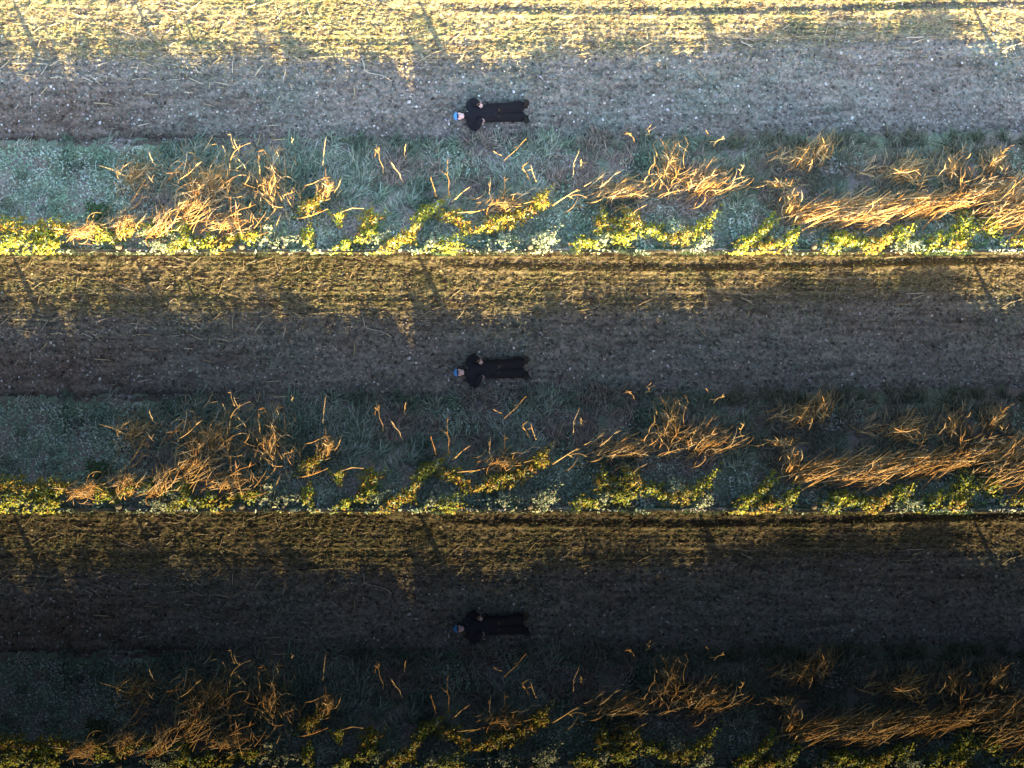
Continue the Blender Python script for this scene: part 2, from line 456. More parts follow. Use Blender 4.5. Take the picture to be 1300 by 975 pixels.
# ------------------------------------------------------------------ weed clumps on the crest of the bank
# (photo x, photo y, half length, half width, angle, kind, how far the top clears the sun line)
SHRUBS = [
 (12, 288, 30, 9, 0, 'gold', .13), (62, 291, 36, 8, 6, 'gold', .12), (20, 311, 24, 10, 20, 'lime', .12), (66, 311, 24, 12, 30, 'lime', .1),
 (100, 314, 20, 9, 0, 'shade', -.06), (128, 270, 16, 12, 0, 'deep', -.02), (140, 301, 18, 9, -30, 'lime', .1), (162, 296, 12, 8, 40, 'gold', .1),
 (180, 314, 20, 9, 20, 'shade', -.02), (205, 312, 16, 9, 0, 'pale', .05), (236, 292, 15, 9, 30, 'lime', .1), (238, 310, 18, 9, 20, 'lime', .1),
 (268, 309, 14, 10, 20, 'lime', .08), (296, 308, 20, 8, 30, 'gold', .1), (318, 312, 14, 9, 0, 'shade', -.04), (340, 308, 20, 9, -20, 'pale', .06),
 (366, 305, 18, 10, 0, 'pale', .07), (394, 303, 8, 14, 10, 'lime', .1), (398, 262, 20, 9, 38, 'gold', .16), (431, 278, 8, 8, 0, 'lime', .13),
 (412, 312, 20, 10, 0, 'shade', -.06), (438, 316, 13, 7, 25, 'lime', .1), (471, 282, 15, 11, 40, 'gold', .16), (470, 300, 17, 12, 20, 'lime', .14),
 (500, 312, 24, 8, 36, 'gold', .12), (523, 300, 16, 8, 62, 'gold', .14), (542, 272, 22, 8, 34, 'lime', .12), (578, 280, 22, 9, -28, 'gold', .14),
 (570, 313, 24, 11, 12, 'lime', .13), (545, 300, 14, 12, 0, 'shade', -.05), (612, 304, 18, 12, 0, 'shade', -.02), (628, 288, 22, 10, 10, 'gold', .15),
 (652, 277, 26, 9, 16, 'gold', .15), (682, 260, 20, 9, 40, 'gold', .17), (640, 311, 22, 10, 0, 'pale', .08), (688, 306, 22, 12, 20, 'pale', .06),
 (722, 300, 18, 14, 0, 'shade', -.06), (742, 312, 20, 8, 0, 'lime', .06), (766, 284, 12, 13, 20, 'gold', .15), (799, 283, 16, 12, -20, 'gold', .16),
 (788, 304, 18, 10, 0, 'lime', .12), (830, 297, 20, 9, -15, 'lime', .13), (858, 303, 22, 9, 12, 'gold', .13), (888, 291, 24, 8, 42, 'lime', .15),
 (818, 314, 20, 8, 0, 'shade', -.04), (905, 312, 20, 10, 0, 'shade', -.05), (930, 300, 18, 14, 0, 'shade', -.07), (943, 312, 22, 8, 40, 'lime', .12),
 (966, 293, 22, 7, 46, 'lime', .14), (968, 315, 22, 8, 30, 'gold', .11), (996, 308, 20, 9, 40, 'lime', .12), (1018, 307, 18, 13, 30, 'shade', -.04),
 (1044, 302, 14, 11, 30, 'shade', -.03), (1052, 314, 18, 8, 20, 'lime', .1), (1084, 310, 20, 8, 0, 'lime', .1), (1108, 312, 20, 9, 20, 'gold', .1),
 (1140, 299, 18, 11, 20, 'lime', .12), (1150, 313, 22, 9, 0, 'pale', .06), (1182, 308, 18, 10, 30, 'lime', .1), (1216, 290, 20, 13, 50, 'lime', .13),
 (1210, 312, 20, 8, 20, 'gold', .1), (1252, 287, 16, 12, 60, 'lime', .12), (1262, 312, 16, 10, 0, 'shade', -.06), (1288, 308, 16, 10, 0, 'gold', .08),
]
for i in range(13):
    SHRUBS.append((rng.uniform(0, 1300), rng.uniform(288, 317), rng.uniform(12, 20), rng.uniform(8, 11), rng.uniform(-10, 45), 'pale' if rng.random() < .65 else 'lime', rng.uniform(.05, .15)))
# growth added on the crest edge to block sun, leaves darkened
for i in range(-1, 22):
    SHRUBS.append((22 + i * 64 + rng.uniform(-14, 14), 320 + rng.uniform(-1, 1), rng.uniform(20, 34), 3, rng.uniform(-30, 30), 'edge', rng.uniform(-.3, .2)))
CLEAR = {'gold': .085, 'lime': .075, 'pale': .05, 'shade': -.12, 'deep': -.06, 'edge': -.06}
LEAFC = {'gold': (.38, .33, .04), 'lime': (.36, .37, .045), 'pale': (.34, .38, .26), 'shade': (.25, .34, .26), 'deep': (.10, .16, .07), 'edge': (.085, .105, .06)}  # lit clumps painted yellow, shaded ones blue-green; edge leaves darkened to dull the sun
def shrub_meshes(px, py, a, b, ang, kind, clear):
    n = int(17 * a * b / 10 + 220)
    th = math.radians(ang); r = np.minimum(np.sqrt(rng.random(n)) * np.exp(rng.normal(size=n) * .22), 1.6); ph = rng.uniform(0, 6.283, n)
    wob = 1 + .28 * np.sin(ph * 3 + px) + .2 * np.sin(ph * 5 + py)
    a, b = a * 1.08, b * 1.12
    u, v = r * np.cos(ph) * a * wob, r * np.sin(ph) * b * wob
    qx = px + u * math.cos(th) + v * math.sin(th); qy = py - u * math.sin(th) + v * math.cos(th)
    qy = np.minimum(qy, 322 + 3.2 * rng.random(n))
    top = sunline(qx, qy) + CLEAR[kind] + (clear - .12) * .4 - .13 * r ** 2 + (noise(qx, qy, 5, 50) - .5) * .16
    g = bank_z(qx, np.minimum(qy, 315))
    top = np.maximum(top, g + .05)
    depth = rng.random(n) ** 1.5
    z = np.maximum(top - depth * .34, g * .6)
    ctr = np.stack([X(qx), Y(qy), z], -1)
    nrm = rng.normal(size=(n, 3)) * .6 + np.array([.25, -.5, .75]); nrm /= np.linalg.norm(nrm, axis=1, keepdims=True)
    if kind == 'edge':
        nrm = rng.normal(size=(n, 3)) * .25 + np.array([0, .2, 1]); nrm /= np.linalg.norm(nrm, axis=1, keepdims=True)
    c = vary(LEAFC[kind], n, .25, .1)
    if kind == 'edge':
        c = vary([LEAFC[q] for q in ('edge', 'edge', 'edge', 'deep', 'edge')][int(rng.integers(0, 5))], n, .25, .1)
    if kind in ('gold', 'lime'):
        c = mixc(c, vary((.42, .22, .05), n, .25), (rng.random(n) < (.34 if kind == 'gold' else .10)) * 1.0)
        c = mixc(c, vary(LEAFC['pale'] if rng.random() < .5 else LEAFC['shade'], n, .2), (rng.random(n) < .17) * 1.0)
    V, F, K = leaves(ctr, nrm, .045 + .065 * rng.random(n), .02 + .03 * rng.random(n), c)
    o = np.array([float(X(px)), float(Y(py)), float(bank_z(px, min(py, 315)))])
    fol = np_mesh('foliage', V - o, F, K)
    sp = []
    m = 7
    for k in range(m):
        i = rng.integers(0, n)
        e = ctr[i] - o; e[2] = max(e[2], .08)
        s0 = np.array([e[0] * .25, e[1] * .25, -.06])
        sp.append(tube([s0, s0 * .4 + e * .6 + rng.normal(size=3) * .02, e], [.007, .005, .003], 4, (.20, .16, .09)))
    return o, fol, np_mesh('stem', *merge(sp))
SH = [(sh, *shrub_meshes(*sh)) for sh in SHRUBS]

# ------------------------------------------------------------------ dry reeds
def reed_path(p, ang, L, zb, lift, bend, n=6):
    """stalk seen from above: starts at pixel p, runs L pixels along ang (up-right positive); heights follow the sun line + lift"""
    t = np.linspace(0, 1, n)
    a = ang + bend * (t - .3)
    step = L / (n - 1)
    dx, dy = np.cos(a) * step, -np.sin(a) * step
    px = p[0] + np.concatenate([[0], np.cumsum(dx[:-1])]); py = p[1] + np.concatenate([[0], np.cumsum(dy[:-1])])
    zs = sunline(px, py) + lift
    g = bank_z(px, np.minimum(py, 316)) + .02
    k = np.clip(t * 2.6, 0, 1) ** .6
    z = np.maximum(g, g * (1 - k) * zb + (1 - (1 - k) * zb) * zs - .18 * np.clip(t - .75, 0, 1))
    return np.stack([X(px), Y(py), z], -1)
def stalk_mesh(path, r, o, col, leafy=False):
    n = len(path)
    parts = [tube(path - o, np.linspace(r, r * .55, n) * (1 + rng.normal(size=n) * .12), 4, col, jitter=r * .12, end_col=np.asarray(col) * (1.1, 1.12, 1.2))]
    if leafy:
        m = rng.integers(1, 4)
        idx = rng.integers(1, n, m)
        b = path[idx] - o
        d = rng.normal(size=(m, 3)) * .5 + (path[-1] - path[0]) / np.linalg.norm(path[-1] - path[0]); d[:, 2] *= .4
        d /= np.linalg.norm(d, axis=1, keepdims=True)
        c = vary(col, m, .12)
        parts.append(blades(b, d, .10 + .16 * rng.random(m), .009 + .011 * rng.random(m), rng.random(m) * 1.2, c, c))
    return np_mesh('stalk', *merge(parts))
STRAW = [(.53, .285, .09), (.57, .35, .14), (.46, .22, .06), (.60, .41, .21)]
# label, x, y, half width, half height, count, angle, spread, length, lift
REEDS = [
 ('sparse thin dry reeds leaning over the smooth green left part of the bank', 172, 225, 22, 22, 14, 20, 65, 30, .02),
 ('sprawling tangle of bent dry reeds, the widest on the left half', 268, 232, 52, 28, 74, 60, 70, 34, .09),
 ('dense golden reed fan below the left tangle of bent reeds', 246, 266, 20, 16, 56, 40, 26, 34, .10),
 ('orange reed heap spread under the left tangle near the hedge', 292, 286, 34, 12, 60, 25, 50, 30, .12),
 ('broken reeds on the right side of the left tangle', 345, 240, 22, 36, 34, 110, 55, 28, .06),
 ('small orange straw fan fallen near the bottom left corner', 108, 298, 14, 6, 46, 12, 22, 30, .13),
 ('golden reed tuft between the orange fan and the left tangle', 160, 287, 26, 10, 44, 35, 45, 24, .11),
 ('upright pointed reed tuft left of the dense golden fan', 207, 288, 10, 10, 34, 60, 25, 28, .13),
 ('small bright orange reed tuft right of the left tangle', 416, 244, 10, 9, 30, 70, 40, 20, .10),
 ('forked reed clump standing up in the middle right of the bank', 850, 214, 16, 24, 42, 95, 55, 28, .10),
 ('bright reed clump swept up to the right beside the forked clump', 890, 236, 34, 14, 64, 28, 18, 36, .08),
 ('low brown reed arcs lying left of the forked clump', 782, 246, 40, 16, 54, 22, 30, 34, .01),
 ('loose reed sprig in the grass above the big flattened mat', 1010, 204, 22, 10, 26, 35, 35, 22, .05),
 ('second loose reed sprig pointing up above the flattened mat', 1040, 192, 14, 14, 22, 65, 30, 20, .05),
 ('big flattened golden reed mat, largest on the right half', 1075, 270, 66, 13, 190, 14, 10, 60, .10),
 ('golden reed bundle at the right end of the flattened mat', 1165, 262, 46, 12, 120, 18, 12, 52, .11),
 ('dull brown reed arcs standing above the flattened mat', 1145, 220, 34, 16, 46, 25, 45, 28, .0),
 ('upright pale reeds left of the right hand reed heap', 1205, 218, 14, 16, 24, 70, 35, 22, .04),
 ('curled pale reed tuft near the upper right of the bank', 1258, 208, 12, 12, 24, 70, 40, 22, .05),
 ('slanting reed heap at the right edge of the bank', 1280, 262, 34, 26, 110, 30, 16, 48, .10),
 ('fallen reeds between the flattened mat and the right heap', 1240, 248, 24, 16, 50, 22, 28, 36, .07),
 ('horizontal wisp of orange reeds left of the flattened mat', 985, 236, 18, 3, 16, 3, 10, 30, .05),
 ('straw coloured reed wisp at the left end of the flattened mat', 1000, 262, 10, 12, 24, 60, 20, 24, .07),
 ('thin orange reed tuft in the middle of the bank above the yellow clumps', 640, 262, 26, 10, 34, 24, 30, 28, .08),
]
RD = []
for lab, cx, cy, w, h, n, ang, spread, L, lift in REEDS:
    o = np.array([float(X(cx)), float(Y(cy)), float(bank_z(cx, cy))])
    ms = []
    for i in range(int(n * 1.35)):
        r_, p_ = (min(1.7, abs(rng.normal()) * .85) if n < 80 else math.sqrt(rng.random())), rng.uniform(0, 6.283)
        a = math.radians(ang + rng.normal() * (spread * .6 + 5))
        l = L * rng.uniform(.3, 1.4) * (.85 if n < 80 else 1)
        p = (cx + w * r_ * math.cos(p_) - math.cos(a) * l * .5, cy + h * r_ * math.sin(p_) + math.sin(a) * l * .5)
        path = reed_path(p, a, l, rng.uniform(.2, 1), lift + rng.normal() * (.10 if n < 80 else .07) - (-.03 if n < 80 else .03), rng.normal() * (1.2 if n < 80 else .5))
        c = np.array(STRAW[rng.integers(0, 4)]) * rng.uniform(.5, 1.15)
        ms.append(stalk_mesh(path, rng.uniform(.0055, .0115), o, c, rng.random() < .55))
    nf = int(90 + w * h * .42)
    r_, p_ = np.minimum(np.abs(rng.normal(size=nf)), 2) * .85, rng.uniform(0, 6.283, nf)
    fx, fy = cx + w * r_ * np.cos(p_), np.minimum(cy + h * r_ * np.sin(p_), 320)
    g = bank_z(fx, fy)
    zz = g + (sunline(fx, fy) - .10 - g) * rng.random(nf)
    fa = np.radians(ang + rng.normal(size=nf) * (spread * .7 + 8))
    el = rng.normal(size=nf) * .35 + .15
    d = np.stack([np.cos(fa) * np.cos(el), np.sin(fa) * np.cos(el), np.sin(el)], -1)
    fc = np.where(rng.random((nf, 1)) < .5, vary((.27, .19, .09), nf, .3), vary((.36, .25, .12), nf, .3))
    fc = np.where(rng.random((nf, 1)) < .25, vary((.16, .13, .07), nf, .3), fc)
    V, F, K = blades(np.stack([X(fx), Y(fy), np.maximum(zz, g)], -1) - o, d, .12 + .30 * rng.random(nf), .007 + .012 * rng.random(nf), rng.random(nf) * 1.5, fc, fc * 1.1)
    RD.append((lab, o, ms, np_mesh('dead_leaves', V, F, K)))

# single stems standing in the green bank, traced as seen from above
STEMS = [[(300, 190), (297, 180), (294, 170)], [(306, 194), (302, 186), (299, 178)], [(289, 196), (285, 187)], [(199, 211), (196, 203), (193, 195)],
 [(372, 184), (373, 177)], [(411, 211), (413, 195), (417, 176)], [(421, 242), (417, 230), (415, 215)], [(489, 221), (484, 205), (479, 186)],
 [(482, 196), (477, 192)], [(513, 232), (506, 220), (496, 207)], [(514, 200), (516, 185)], [(555, 251), (551, 240), (547, 228)], [(571, 250), (570, 232), (569, 211)],
 [(625, 259), (621, 248), (623, 228)], [(641, 245), (640, 225)], [(727, 226), (728, 210), (735, 192)], [(737, 215), (737, 205)], [(671, 229), (666, 220), (663, 211)],
 [(680, 232), (674, 218)], [(804, 182), (800, 172)], [(824, 172), (821, 166), (826, 160)], [(846, 198), (841, 186), (837, 178)], [(872, 194), (862, 188), (858, 180)],
 [(898, 172), (894, 168)], [(638, 200), (626, 194)], [(1214, 252), (1213, 235), (1214, 214)], [(165, 226), (150, 219), (132, 213)], [(172, 258), (182, 243), (190, 230)],
 [(388, 238), (398, 236), (412, 230)], [(435, 272), (450, 267), (465, 268)], [(382, 280), (400, 276), (420, 268)], [(618, 268), (605, 271), (580, 273)],
 [(940, 232), (937, 220), (942, 212)], [(904, 186), (910, 180), (918, 178)], [(668, 178), (655, 192), (640, 206)], [(575, 258), (586, 248), (597, 240)], [(1160, 238), (1158, 226), (1150, 216)]]
def stem_mesh(pts):
    pts = np.array(pts, float)
    t = np.linspace(0, 1, 7); tt = np.linspace(0, 1, len(pts))
    px, py = np.interp(t, tt, pts[:, 0]), np.interp(t, tt, pts[:, 1])
    px = px + rng.normal(size=7) * .5
    g = bank_z(px, py)
    z = sunline(px, py) + .02 + .22 * t ** .8
    # hidden lower part goes down to the ground
    low = np.array([[float(X(px[0] + 1)), float(Y(py[0] + 2)), float(g[0]) - .05]])
    path = np.concatenate([low, np.stack([X(px), Y(py), z], -1)])
    c = np.array(STRAW[rng.integers(0, 4)]) * 1.05
    o = low[0].copy(); o[2] += .05
    return o, stalk_mesh(path, rng.uniform(.009, .014), o, c, rng.random() < .6)
ST = [stem_mesh(p) for p in STEMS]

# stalks lying on the field, traced
ZA = [(160,10,120,70),(335,0,320,35),(355,60,405,82),(60,118,140,122),(395,100,385,155),(210,130,165,165),(245,130,300,115),(210,182,190,240),
 (830,165,855,145),(430,160,490,190),(595,150,670,175),(870,6,925,25),(1005,2,960,40),(1220,10,1220,70),(1290,15,1230,40),(1115,120,1090,190),
 (1115,182,1185,200),(970,108,1040,112),(830,50,890,55),(40,310,0,345),(240,320,205,375),(80,370,155,380),(250,390,305,382),(445,375,500,420),
 (410,385,465,410),(540,310,480,330),(690,320,680,365),(650,335,690,340),(730,318,765,330),(860,320,890,328),(660,400,700,390),(700,390,765,396),
 (835,402,905,395),(945,390,1015,420),(1050,410,1045,445),(1070,410,1140,425),(1085,435,1125,440),(1163,305,1163,365),(1300,340,1270,385),
 (975,335,990,360),(720,468,790,475),(925,460,965,465),(1015,518,1070,533),(470,515,540,520),(235,435,205,470),(155,480,153,525),(960,320,1005,320),
 (1100,290,1065,320),(60,318,130,318),(690,630,745,618),(180,318,240,322),(250,330,300,300),(90,520,75,545),(200,290,220,300)]
ZB = [(255,35,275,85),(515,30,470,110),(195,95,225,122),(185,280,225,302),(150,340,135,415),(260,290,385,282),(35,325,0,370),(20,305,60,298),
 (490,435,488,495),(165,415,180,440),(120,480,108,498),(870,275,815,305),(1020,170,980,200),(1055,105,1060,165),(5,30,80,10),(95,3,100,50),
 (50,630,125,625),(685,580,685,610),(1040,270,1000,320)]
ZC = [(130,140,85,190),(200,40,240,50),(700,215,620,255),(330,275,385,265),(370,300,395,290),(770,325,780,350),(1185,275,1170,310),(925,350,970,400),(1145,190,1220,195)]
ZD = [(130,120,90,150),(320,130,300,190),(600,10,660,4),(710,187,800,185),(740,215,800,195),(660,240,730,240),(1290,215,1190,245),(1190,260,1240,225)]
LYING = [(a / 3.94 + off, b / 3.94, c / 3.94 + off, d / 3.94) for off, Z in ((0, ZA), (325, ZB), (650, ZC), (970, ZD)) for a, b, c, d in Z]
for _ in range(16):
    qx, qy, a, l = rng.uniform(0, 1300), rng.uniform(4, 74), rng.normal() * .7, rng.uniform(7, 15)
    LYING.append((qx, qy, qx + l * math.cos(a), qy + l * math.sin(a)))
def lying_mesh(a, b, c, d):
    t = np.linspace(0, 1, 5)
    px, py = a + (c - a) * t, np.clip(b + (d - b) * t, 1, 180)
    px = px + rng.normal() * .8 * np.sin(t * math.pi)
    z = np.max(field_z(px, py)) + .014 + .012 * t
    P = np.stack([X(px), Y(py), z], -1); o = P[2].copy(); o[2] -= .01
    c0 = np.array([(.50, .43, .34), (.52, .44, .30), (.44, .34, .20)][rng.integers(0, 3)]) * rng.uniform(.85, 1.1)
    return o, stalk_mesh(P, rng.uniform(.011, .017), o, c0, rng.random() < .25)
LY = [(q, *lying_mesh(*q)) for q in LYING]
TWIG = np.array([(459, 74), (462, 82), (463, 90), (470, 93), (482, 95), (490, 98), (497, 103)], float)

# pale stones
SA = [(165,632,1),(500,615,1.6),(695,600,1.3),(1095,450,1.1),(910,550,1),(660,590,1),(340,525,1),(10,625,1.3),(95,605,1.1),(390,370,1),(255,432,1.6),(270,445,1.2)]
SB = [(765,510,1.8),(800,533,1.7),(650,560,1),(1035,385,1.3),(865,410,1),(900,410,1),(965,620,1.5),(985,630,1.2),(945,640,1),(1290,460,1.6),(590,630,1.2),(610,640,1.3),(1010,645,1.1)]
SC = [(245,235,1.6),(180,410,1),(290,565,1.6),(780,550,1.6),(455,600,1.4),(750,530,1.2),(920,590,1.4),(1130,430,1.3),(590,385,1.1),(1185,530,1.3),(380,565,1),(310,610,1),(350,605,1.1)]
SD = [(310,420,1.8),(440,590,1.8),(385,270,1.2),(425,205,1.3),(405,208,1),(480,285,1.3),(990,315,1.3),(1160,320,1.7),(800,590,1.4),(565,525,1),(905,600,1),(85,535,1.1)]
STONES = [(a / 3.94 + off, b / 3.94, k) for off, Z in ((0, SA), (325, SB), (650, SC), (970, SD)) for a, b, k in Z]
for _ in range(48):
    STONES.append((rng.uniform(0, 1300), 172 - 75 * rng.random() ** 1.3, rng.uniform(.6, 1)))
STONES = [q for q in STONES if not (572 < q[0] < 676 and 122 < q[1] < 160)]
def stone_mesh(k):
    import bmesh
    bm = bmesh.new(); bmesh.ops.create_icosphere(bm, subdivisions=1, radius=.026 * k)
    V = np.array([v.co for v in bm.verts]); F = np.array([[v.index for v in f.verts] for f in bm.faces]); bm.free()
    V = V * (1 + rng.normal(size=(len(V), 1)) * .16) * np.array([1.15, .85, .6])
    return np_mesh('stone', V, F, vary((.58, .54, .52), len(V), .08, .02), smooth=False)
STM = [stone_mesh(q[2]) for q in STONES]

# ------------------------------------------------------------------ the person lying on the soil
def W(px, py, z): return np.array([float(X(px)), float(Y(py)), z])
def loft(path, rw, rh, sides=14):
    """closed limb: elliptical rings (half widths rw across, rh up) along the path, rounded ends"""
    P = np.asarray(path, float)
    t = np.linspace(0, len(P) - 1, (len(P) - 1) * 5 + 1); ti = np.arange(len(P))
    Q = np.stack([np.interp(t, ti, P[:, k]) for k in range(3)], -1)
    for _ in range(2): Q[1:-1] = (Q[:-2] + 2 * Q[1:-1] + Q[2:]) / 4
    a, b = np.interp(t, ti, rw), np.interp(t, ti, rh)
    T = np.gradient(Q, axis=0); T /= np.linalg.norm(T, axis=1, keepdims=True)
    e0, e1 = Q[0] - T[0] * min(a[0], b[0]) * .5, Q[-1] + T[-1] * min(a[-1], b[-1]) * .5
    Q = np.concatenate([[e0], Q, [e1]]); T = np.concatenate([[T[0]], T, [T[-1]]])
    a = np.concatenate([[a[0] * .5], a, [a[-1] * .5]]); b = np.concatenate([[b[0] * .5], b, [b[-1] * .5]])
    up = np.array([0, 0, 1.0])
    A = np.cross(T, up); A /= np.maximum(np.linalg.norm(A, axis=1, keepdims=True), 1e-6)
    B = np.cross(A, T)
    th = np.arange(sides) / sides * 2 * math.pi
    V = (Q[:, None] + A[:, None] * (np.cos(th)[None, :] * a[:, None])[..., None] + B[:, None] * (np.sin(th)[None, :] * b[:, None])[..., None]).reshape(-1, 3)
    n = len(Q); F = []
    for i in range(n - 1):
        for k in range(sides):
            p, q = i * sides + k, i * sides + (k + 1) % sides
            F += [(p, q, q + sides), (p, q + sides, p + sides)]
    for k in range(1, sides - 1):
        F.append((0, k + 1, k)); F.append(((n - 1) * sides, (n - 1) * sides + k, (n - 1) * sides + k + 1))
    return V, np.array(F), np.ones((len(V), 3))
def ellip(c, r, axis=None, n=16):
    u = np.linspace(0, math.pi, n); v = np.arange(n) / n * 2 * math.pi
    V = np.stack([np.outer(np.cos(u), np.ones(n)), np.outer(np.sin(u), np.cos(v)), np.outer(np.sin(u), np.sin(v))], -1).reshape(-1, 3) * np.asarray(r)
    if axis is not None: V = V @ np.array(axis).T
    F = []
    for i in range(n - 1):
        for k in range(n):
            p, q = i * n + k, i * n + (k + 1) % n
            F += [(p, q, q + n), (p, q + n, p + n)]
    return V + np.asarray(c), np.array(F), np.ones((n * n, 3))
def fuse(name, parts, voxel, smooth=3):
    V, F, K = merge(parts)
    me = np_mesh(name + '_raw', V, F)
    o = bpy.data.objects.new('tmp', me); C.objects.link(o)
    m = o.modifiers.new('r', 'REMESH'); m.mode = 'VOXEL'; m.voxel_size = voxel; m.use_smooth_shade = True
    sm = o.modifiers.new('s', 'SMOOTH'); sm.factor = .5; sm.iterations = smooth
    dg = bpy.context.evaluated_depsgraph_get(); dg.update()
    out = bpy.data.meshes.new_from_object(o.evaluated_get(dg)); out.name = name
    bpy.data.objects.remove(o); bpy.data.meshes.remove(me)
    out.materials.clear(); out.materials.append(None)
    return out
PO = W(620, 144, 0.0)                      # base of the figure: the pelvis on the ground
def person_meshes():
    R = {}
    hd = W(582.8, 148, .125)
    ax = np.array([-1, -.06, 0]); ax /= np.linalg.norm(ax)     # chin -> crown
    lat = np.array([-ax[1], ax[0], 0])
    basis = np.stack([ax, lat, np.array([0, 0, 1.0])], 1)
    def H(a, l, u): return hd + ax * a + lat * l + np.array([0, 0, u])
    head = [ellip(hd + ax * .015, (.110, .088, .100), basis), ellip(H(-.060, 0, .035), (.066, .066, .062), basis),
            ellip(H(-.02, 0, .102), (.03, .011, .018), basis, 10), ellip(H(-.038, 0, .107), (.012, .016, .013), basis, 10),   # nose
            ellip(H(-.064, 0, .092), (.006, .024, .007), basis, 10), ellip(H(-.075, 0, .088), (.006, .020, .007), basis, 10),  # lips
            ellip(H(-.108, 0, .062), (.02, .025, .022), basis, 10),                                                        # chin
            ellip(H(.012, .03, .092), (.012, .022, .010), basis, 10), ellip(H(.012, -.03, .092), (.012, .022, .010), basis, 10),  # brows
            ellip(H(-.03, .04, .078), (.022, .018, .016), basis, 10), ellip(H(-.03, -.04, .078), (.022, .018, .016), basis, 10),  # cheeks
            ellip(H(-.01, .079, -.005), (.032, .010, .018), basis, 10), ellip(H(-.01, -.079, -.005), (.032, .010, .018), basis, 10)]
    neck = [loft([H(-.05, 0, -.02), W(592, 147.3, .12), W(596, 146.6, .125)], [.058, .06, .075], [.058, .06, .07])]
    trunk = [loft([W(595, 146.5, .13), W(601, 146, .135), W(609, 145.2, .13), W(616, 144.3, .12), W(622, 143.8, .115)],
                  [.165, .185, .155, .16, .14], [.085, .11, .10, .10, .09])]
    limbs, hands = [], []
    arms = {+1: [W(595.5, 137.5, .14), W(600.5, 129.4, .08), W(603.6, 130.2, .17), W(605.6, 131.6, .235)],
            -1: [W(596.2, 155, .14), W(602.5, 162, .075), W(605.5, 160.3, .16), W(607.8, 157.4, .225)]}
    for sgn, a in arms.items():
        limbs.append(loft(a, [.050, .038, .030, .024], [.050, .036, .028, .020]))
        w = a[3]; fw = np.array([.78, -.55 * sgn, .30]); fw /= np.linalg.norm(fw)
        sd = np.cross(fw, [0, 0, 1.0]); sd /= np.linalg.norm(sd)
        palm = w + fw * .05
        hands.append(loft([w, w + fw * .045, w + fw * .092], [.027, .040, .041], [.020, .016, .013]))
        for i, (off, l) in enumerate(((-.030, .062), (-.010, .076), (.010, .080), (.030, .070))):
            b0 = w + fw * .088 + sd * off
            k1 = b0 + fw * l * .48 + sd * off * .25 + np.array([0, 0, -.004 - .004 * i])
            k2 = k1 + fw * l * .32 + np.array([0, 0, -.014 - .003 * i]); k3 = k2 + fw * l * .22 + np.array([0, 0, -.018])
            hands.append(loft([b0 - fw * .02, k1, k2, k3], [.0095, .009, .0085, .007], [.0095, .009, .0085, .007], 8))
        ts = -sd * .034 if sgn > 0 else sd * .034
        tb = w + fw * .028 + ts * .8
        hands.append(loft([tb - ts * .3, tb + fw * .022 + ts * .6, tb + fw * .045 + ts * .95, tb + fw * .062 + ts * 1.05], [.013, .0115, .010, .008], [.013, .0115, .010, .008], 8))
    legs = {+1: [W(621, 138.6, .115), W(641, 137.6, .115), W(662, 135.4, .065)], -1: [W(621, 148.6, .115), W(641, 148.4, .11), W(662.5, 148.6, .065)]}
    for a in legs.values():
        limbs.append(loft([a[0], a[1] - np.array([0, 0, .02]), a[2]], [.070, .045, .034], [.070, .045, .034]))
    R['body'] = fuse('body', [*head, *neck, *trunk, *limbs, *hands], .006, 2)
    # clothing
    jk = [loft([W(593.2, 146.8, .13), W(596, 146.5, .135), W(603, 146, .14), W(611, 145, .135), W(620, 144, .13), W(629, 143.4, .12)],
               [.14, .215, .225, .21, .215, .215], [.085, .115, .135, .125, .12, .11], 20),
          loft([W(590.6, 147.5, .12), W(592.6, 147.2, .13), W(595, 147, .14)], [.085, .10, .13], [.085, .095, .10])]
    for sgn, a in arms.items():
        cuff = a[3] + (a[3] - a[2]) / np.linalg.norm(a[3] - a[2]) * (.085 if sgn > 0 else .135)
        jk.append(loft(a[:3] + [cuff], [.098, .105, .088, .062], [.088, .082, .070, .050]))
    for k in range(9):      # folds across the body and sleeves
        q = 597 + k * 3.1
        jk.append(loft([W(q, 139 + rng.uniform(-2, 1), .205), W(q + rng.uniform(-1, 2.4), 145, .262), W(q + rng.uniform(-1, 3), 152, .205)], [.010] * 3, [.014] * 3, 8))
    R['jacket'] = fuse('jacket', jk, .010, 3)
    tr = []
    for sgn, a in legs.items():
        e = a[2] + (a[2] - a[1]) / np.linalg.norm(a[2] - a[1]) * .02
        tr.append(loft([a[0] - np.array([.06, 0, 0]), a[0] + np.array([.10, 0, 0]), a[1], a[1] * .45 + e * .55, e], [.122, .130, .126, .124, .122], [.115, .112, .096, .088, .080], 16))
        for k in range(4):
            c = a[1] + (a[2] - a[1]) * (k * .25 - .08)
            tr.append(loft([c + np.array([0, .07, .04]), c + np.array([rng.uniform(-.03, .03), 0, .088]), c + np.array([.02, -.07, .04])], [.009] * 3, [.012] * 3, 8))
    R['trousers'] = fuse('trousers', tr, .010, 3)
    for name, a, out in (('shoe_a', legs[1], 1), ('shoe_b', legs[-1], -1)):
        an = a[2] + np.array([.03, .0, .0])
        toe = an + np.array([.075, out * .15, .11])
        ball = an * .45 + toe * .55 + np.array([.02, 0, .01])
        heel = an + np.array([.035, -out * .02, -.035])
        R[name] = fuse('shoe', [loft([an - np.array([.03, 0, 0]), an + np.array([.02, 0, .01])], [.055, .052], [.055, .05]),
                                loft([heel, heel * .5 + ball * .5, ball, toe], [.044, .043, .050, .038], [.042, .046, .040, .028])], .009, 2)
        nrm = np.array([.045, -out * .012, -.03])
